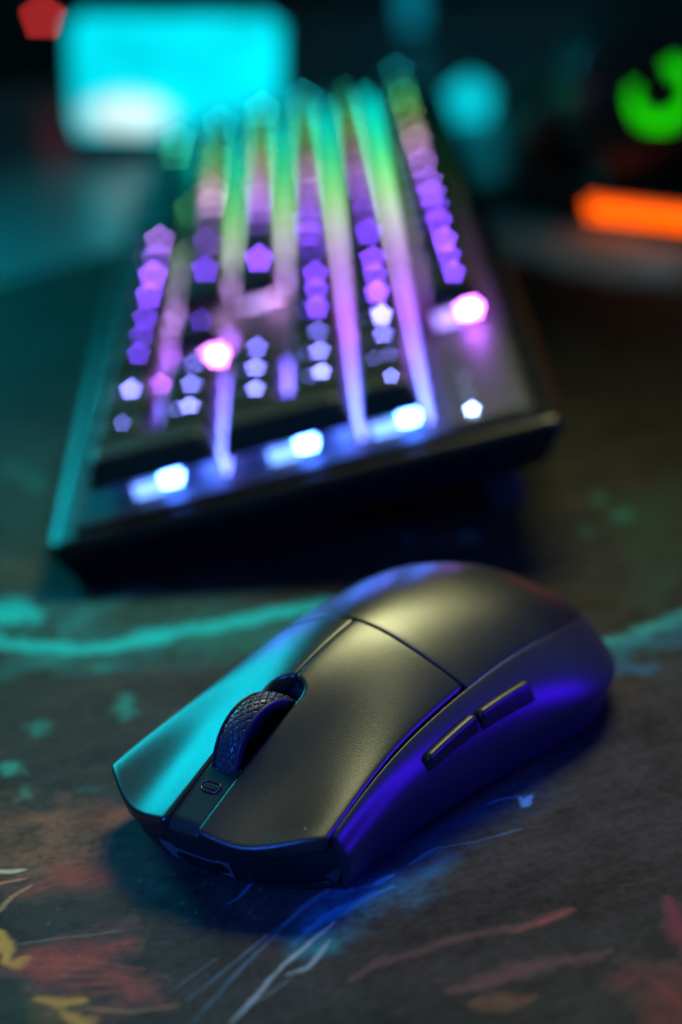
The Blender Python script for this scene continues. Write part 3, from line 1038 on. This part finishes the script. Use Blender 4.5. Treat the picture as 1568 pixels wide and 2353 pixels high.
# switch body and diode, shared
bm = box_bm(-6.9, 6.9, -6.9, 6.9, -2.8, 0.6, .6, 1)
me_house = bpy.data.meshes.new('switch'); bm.to_mesh(me_house); bm.free(); me_house.materials.append(m_house)
bm = box_bm(-3.2, 3.2, -3.2, 3.2, 0.6, 3.4, .5, 1)
me_stem = bpy.data.meshes.new('switch_stem'); bm.to_mesh(me_stem); bm.free(); me_stem.materials.append(m_stem)
CAPZ = 3.2
led_me = {}
for (l0, l1, w0, w1, txt) in KEYS:
    a, b_ = (w1 - w0) * U - 1.7, (l1 - l0) * U - 1.2
    key = (round(a, 2), round(b_, 2))
    if key not in _caps:
        _caps[key] = cap_mesh(*key)
    cx, cy = (w0 + w1) / 2 * U, (l0 + l1) / 2 * U
    c = inst('keycap', _caps[key], kb, (cx * MM, cy * MM, CAPZ * MM))
    if txt:
        me_ = text_mesh(txt, 5.2 if len(txt) == 1 else 3.2)
        me_.materials.clear(); me_.materials.append(leg_mat((l0 + l1) / 2, random.choice((.7, 1.0, 1.4))))
        inst('legend', me_, c, (2.6 * MM + (w1 - w0 - 1) * U / 2 * MM, 0, 7.95 * MM), (0, 0, rad(-90)))
    sw = inst('switch', me_house, kb, (cx * MM, cy * MM, 0))
    inst('switch_stem', me_stem, sw)
    ml = led_mat((l0 + l1) / 2)
    if ml.name not in led_me:
        bm = box_bm(-2.6, 2.6, -2.4, 2.4, -1.6, 2.2, .5, 1)
        lm_ = bpy.data.meshes.new('led'); bm.to_mesh(lm_); bm.free(); lm_.materials.append(ml)
        led_me[ml.name] = lm_
    inst('led', led_me[ml.name], sw, (4.2 * MM, -5.4 * MM, 0.61 * MM))
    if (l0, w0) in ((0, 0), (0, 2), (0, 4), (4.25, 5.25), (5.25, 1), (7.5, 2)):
        bm = box_bm(-6.5, 1.9, -7.6, -6.95, -2.4, 1.6, .25, 1)  # added glowing slab, stands for the switch housing lit by its LED
        o = bm_obj('lit_housing_slab', bm, glow('housing_spill_glow', tuple(.35 * a_ + .65 * b2 for a_, b2 in zip((.35, .6, 1), mixc(LEDC, l0))), 3.0), sw)
    # added glowing bar in the row gap stands for LED spill on the plate
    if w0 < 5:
        mg = row_spill_mat((l0 + l1) / 2)
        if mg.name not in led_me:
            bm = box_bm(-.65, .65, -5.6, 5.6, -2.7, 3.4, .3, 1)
            lm_ = bpy.data.meshes.new('row_spill_bar'); bm.to_mesh(lm_); bm.free(); lm_.materials.append(mg)
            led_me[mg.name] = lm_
        inst('row_spill_bar', led_me[mg.name], kb, ((w1 * U) * MM, cy * MM, 0))
    sec = SUB.get(txt) if not (txt in '+-./*' and l0 < 4) else None
    if sec or (w0 > 5 and txt.startswith('F')) or (w1 - w0 == 1 and txt):
        me_ = text_mesh(sec or txt, 3.4)
        me_.materials.clear(); me_.materials.append(leg_mat((l0 + l1) / 2, random.choice((.4, .6, .8)) if sec else random.choice((.2, .4, .6))))
        inst('legend', me_, c, (-3.0 * MM, 0, 7.85 * MM), (0, 0, rad(-90)))
    
bm_obj('status_panel', prism_bm(rrect(5.22 * U, 6.38 * U, -2.5, 3.7 * U, 3), -2.75, -2.2, .2, 2), plastic('panel_lit_metal', (0.12, 0.12, 0.10), 0.42, 0.02, 2000, metal=.4), kb)  # panel round the status lights; lighter olive tone paints in warm lamp light
# status lights over the number pad
for k in range(3):
    c_ = (0.35, 0.5, 1.0)
    o = bm_obj('status_light', box_bm(-1.0, 1.0, -1.3, 1.3, 0, .6, .2, 1), glow('status_glow', c_, 30 if k == 0 else .5), kb)
    o.location = ((5.35 * U + 5) * MM, (4 + 13 * k) * MM, -2.15 * MM)

# ================================================================== behind the keyboard
m_dark = plastic('device_black', (0.02, 0.02, 0.022), 0.35)

# small bright display standing on the desk
m_scr, nt, b = mat_nodes('screen_picture')
b.inputs['Base Color'].default_value = (0.01, 0.01, 0.01, 1)
b.inputs['Roughness'].default_value = 0.2
tc = node(nt, 'ShaderNodeTexCoord')
mpn = node(nt, 'ShaderNodeMapping')
mpn.inputs['Location'].default_value = (0.026, 0, 0.042)
mpn.inputs['Scale'].default_value = (1, 1, 2.2)
nt.links.new(tc.outputs['Object'], mpn.inputs['Vector'])
ln = node(nt, 'ShaderNodeVectorMath', operation='LENGTH')
nt.links.new(mpn.outputs['Vector'], ln.inputs[0])
mr = node(nt, 'ShaderNodeMapRange'); mr.interpolation_type = 'SMOOTHSTEP'
mr.inputs['From Min'].default_value = 0.014; mr.inputs['From Max'].default_value = 0.027
mr.inputs['To Min'].default_value = 1; mr.inputs['To Max'].default_value = 0
nt.links.new(ln.outputs['Value'], mr.inputs['Value'])
mx = node(nt, 'ShaderNodeMix', data_type='RGBA')
mx.inputs['A'].default_value = (0.0, 0.86, 1.0, 1); mx.inputs['B'].default_value = (0.75, 1.0, 1.0, 1)
nt.links.new(mr.outputs['Result'], mx.inputs['Factor'])
nt.links.new(mx.outputs['Result'], b.inputs['Emission Color'])
wn = node(nt, 'ShaderNodeTexNoise'); wn.inputs['Scale'].default_value = 38; wn.inputs['Detail'].default_value = 1
nt.links.new(tc.outputs['Object'], wn.inputs['Vector'])
mr2 = node(nt, 'ShaderNodeMapRange'); mr2.inputs['From Min'].default_value = .3; mr2.inputs['From Max'].default_value = .7
mr2.inputs['To Min'].default_value = .78; mr2.inputs['To Max'].default_value = 1.25
nt.links.new(wn.outputs['Fac'], mr2.inputs['Value'])
nt.links.new(mr2.outputs['Result'], b.inputs['Emission Strength'])


def facing(name, px, py, z, label, cat, yaw=0.0):
    p = at(px, py, z)
    e = empty(name, Vector(p) * MM, (0, 0, yaw))
    tag(e, label, cat)
    return e, p

d, p = facing('desk_display', 425, 352, -4, 'small glowing cyan display standing on the desk at upper left', 'display')
sw_, sh_ = 52, 60
LEAN = (0, rad(4.8), 0)
for nm, bm_, m_ in (('display_body', box_bm(-sw_ - 1.5, sw_ + 1.5, 1, 9, -sh_ / 2 - 2, sh_ / 2 + 2, 2.5, 3), m_dark), ('screen', None, m_scr)):
    if nm == 'screen':
        bm_ = prism_bm(rrect(-sw_, sw_, -sh_ / 2, sh_ / 2, 8, 6), -.6, .9, .2, 1)
        for v in bm_.verts:
            v.co = Vector((v.co.x, -v.co.z, v.co.y))
        bmesh.ops.recalc_face_normals(bm_, faces=bm_.faces)
    o = bm_obj(nm, bm_, m_, d)
    o.location = (0, 0, 39 * MM); o.rotation_euler = LEAN
bm_obj('display_stand', box_bm(-30, 30, -4, 40, 0, 4, 1.5, 2), m_dark, d)
bm_obj('stand_arm', box_bm(-8, 8, 9.2, 14, 3.5, 40, 1, 2), m_dark, d)

# round cyan lamp and its glowing base right of the keyboard's far end
q, p = facing('puck_lamp', 1085, 330, -4, 'round cyan glowing puck lamp beyond the keyboard', 'lamp')
lathe('lamp_base', [(0, 0), (13, 0), (14, 1), (14, 10), (12.5, 12), (0.1, 12)], glow('lamp_base_glow', (0.0, 0.22, 0.28), .35), q)
lathe('lamp_globe', [(0.1, 12.2), (8, 12.4), (11, 16), (12, 21), (11, 27), (7.5, 31), (3, 33), (0.1, 33.4)], glow('lamp_globe_glow', (0.0, 0.80, 0.95), 0.7), q)
q, p = facing('tube_lamp', 950, 85, -4, 'dim teal light tube at the top edge of the picture', 'lamp')
lathe('lamp_base', [(0.1, 0), (9, 0), (9.5, 1), (9.5, 5), (0.1, 5.5)], m_dark, q)
lathe('lamp_tube', [(0.1, 5.6), (7, 5.8), (7.5, 8), (7.5, 60), (6, 63), (0.1, 64)], glow('tube_glow', (0.0, 0.20, 0.30), .8), q)

# black box with a red power light, far left
q, p = facing('router_box', 140, 190, -4, 'dark electronics box with a red power light at far left', 'router')
bm_obj('box_body', box_bm(-75, 45, 0, 60, 2, 60, 4, 3), m_dark, q)
for x in (-60, 30):
    bm_obj('box_foot', box_bm(x - 6, x + 6, 10, 50, 0, 2.1), m_dark, q)
lathe_o = lathe('power_light', [(0.1, 1.2), (1.6, 1.0), (2.4, .4), (2.5, 0), (0.1, 0)], glow('red_glow', (1.0, 0.05, 0.05), 9), q, 20)
lathe_o.rotation_euler = (rad(90), 0, 0)
lathe_o.location = (-6 * MM, -.1 * MM, 39.5 * MM)

# headset on a stand with an orange light bar, right
EMBLEM = [(-25, 205, 11.5, 3.2), (-80, -20, 11.5, 3.4)]
m_orange, nt, b = mat_nodes('orange_bar')
b.inputs['Base Color'].default_value = (0.04, 0.02, 0.01, 1)
b.inputs['Emission Color'].default_value = (1.0, 0.10, 0.0, 1)
b.inputs['Emission Strength'].default_value = 2.4
ST = at(1340, 478, 9)
hs = empty('headset_stand', Vector((ST[0], ST[1], 0)) * MM, (0, 0, rad(-41)))
tag(hs, 'low dark headset base with a glowing orange light bar at right', 'headset stand')
bm_obj('stand_body', box_bm(-2, 110, 2, 92, 0.5, 15, 3, 3), m_dark, hs)
bm_obj('light_bar', box_bm(2, 106, -.6, 1.9, 5, 13, 1.2, 3), m_orange, hs)
bm_obj('stand_foot', box_bm(10, 90, 8, 84, 0.02, .6), m_dark, hs)

# headset: near cup with a green emblem stands on the base, the band arches back to the far cup
m_pad = plastic('cushion_leatherette', (0.025, 0.025, 0.027), 0.55, 0.3, 900)
m_green = glow('green_glow', (0.01, 0.80, 0.0), 1.0, (0.01, 0.02, 0.01))
CA = at(1502, 205, 55); CB = at(1330, 320, 30)
q = empty('gaming_headset', Vector((CA[0], CA[1], 15)) * MM)
tag(q, 'black over-ear headset with a glowing green emblem on its cup', 'headset')


def cup(c, yaw, nm, sc_=1.0):
    """ear cup with cushion, outer face towards local -Y"""
    prof = [(0.1, -9.6), (16, -9.4), (27, -8.0), (33, -5), (36, -1), (36.5, 5), (34, 10), (30, 11)]
    o = lathe(nm, prof, m_dark, q)
    M_ = Matrix.Translation(Vector((c[0] - CA[0], c[1] - CA[1], c[2] - 15)) * MM) @ Matrix.Rotation(yaw, 4, 'Z') @ Matrix.Rotation(rad(-90), 4, 'X') @ Matrix.Scale(sc_, 4)
    o.matrix_local = M_
    o2 = lathe('ear_cushion', [(14, 11), (20, 10.5), (31, 11), (36, 14), (37.5, 19), (35, 25), (29, 28), (20, 26), (15, 20), (14, 11)], m_pad, q)
    o2.matrix_local = M_
    return M_

MA = cup(CA, rad(8), 'ear_cup')
MB = cup(CB, rad(168), 'ear_cup', .72)
# emblem: thick arcs, raised on the outer face
def arc(a0, a1, r, wd, n=26):
    v, f = [], []
    for k in range(n + 1):
        a = rad(a0 + (a1 - a0) * k / n)
        e = math.sqrt(max(0.05, math.sin(math.pi * min(max(k / n, .06), .94))))
        for rr, zz in ((r - wd * e, -9.7), (r - wd * e, -10.3), (r + wd * e, -10.3), (r + wd * e, -9.3)):
            v.append((rr * math.cos(a) * MM, rr * math.sin(a) * MM, zz * MM))
    for k in range(n):
        for j in range(4):
            f.append((k * 4 + j, k * 4 + (j + 1) % 4, (k + 1) * 4 + (j + 1) % 4, (k + 1) * 4 + j))
    o = mesh_obj('emblem', v, f, m_green, q, smooth=False)
    o.matrix_local = MA
    return o

for a0, a1, r_, w_ in EMBLEM:
    arc(a0, a1, r_, w_)


def tube(name, pts, rx_, rz_, m, parent, n=14):
    P = [Vector(p) for p in pts]
    v, f = [], []
    for i, p in enumerate(P):
        t = (P[min(i + 1, len(P) - 1)] - P[max(i - 1, 0)]).normalized()
        s_ = t.cross(Vector((0, 0, 1))).normalized(); u_ = s_.cross(t)
        for k in range(n):
            a = 2 * math.pi * k / n
            v.append((p + s_ * rx_ * math.cos(a) + u_ * rz_ * math.sin(a)) * MM)
    for i in range(len(P) - 1):
        for k in range(n):
            f.append((i * n + k, i * n + (k + 1) % n, (i + 1) * n + (k + 1) % n, (i + 1) * n + k))
    f.append(tuple(range(n))); f.append(tuple(range((len(P) - 1) * n, len(P) * n)))
    return mesh_obj(name, v, f, m, parent)

bp_ = []
for px, py, dy in ((1195, 240, 1.0), (1215, 205, 1.0), (1280, 150, .97), (1350, 108, .95), (1420, 75, .93), (1490, 52, .91), (1560, 44, .90), (1630, 60, .895), (1680, 110, .89), (1690, 160, .885)):
    Dm = CB[1] + (CA[1] - CB[1]) * (1 - (dy - .885) / .115)
    dv = _f * F_PX + _r * (px - IW / 2) + _u * (IH / 2 - py)
    t_ = (Dm + 10) / dv[1]
    pt = np.array([dv[0] * t_, dv[1] * t_, CAM_H + dv[2] * t_])
    bp_.append(pt - np.array([CA[0], CA[1], 15]))
tube('headband', bp_, 12, 5, m_pad, q)
e0 = Vector(bp_[0]); e1 = Vector(bp_[-1])
cB = Vector((CB[0] - CA[0], CB[1] - CA[1], CB[2] - 15)); cA = Vector((0, 0, CA[2] - 15))
tube('yoke', [e0, e0.lerp(cB, .5) + Vector((0, 0, 3)), cB], 5, 3, m_dark, q)
tube('yoke', [e1, e1.lerp(cA, .5), cA + Vector((0, 8, 0))], 5, 3, m_dark, q)
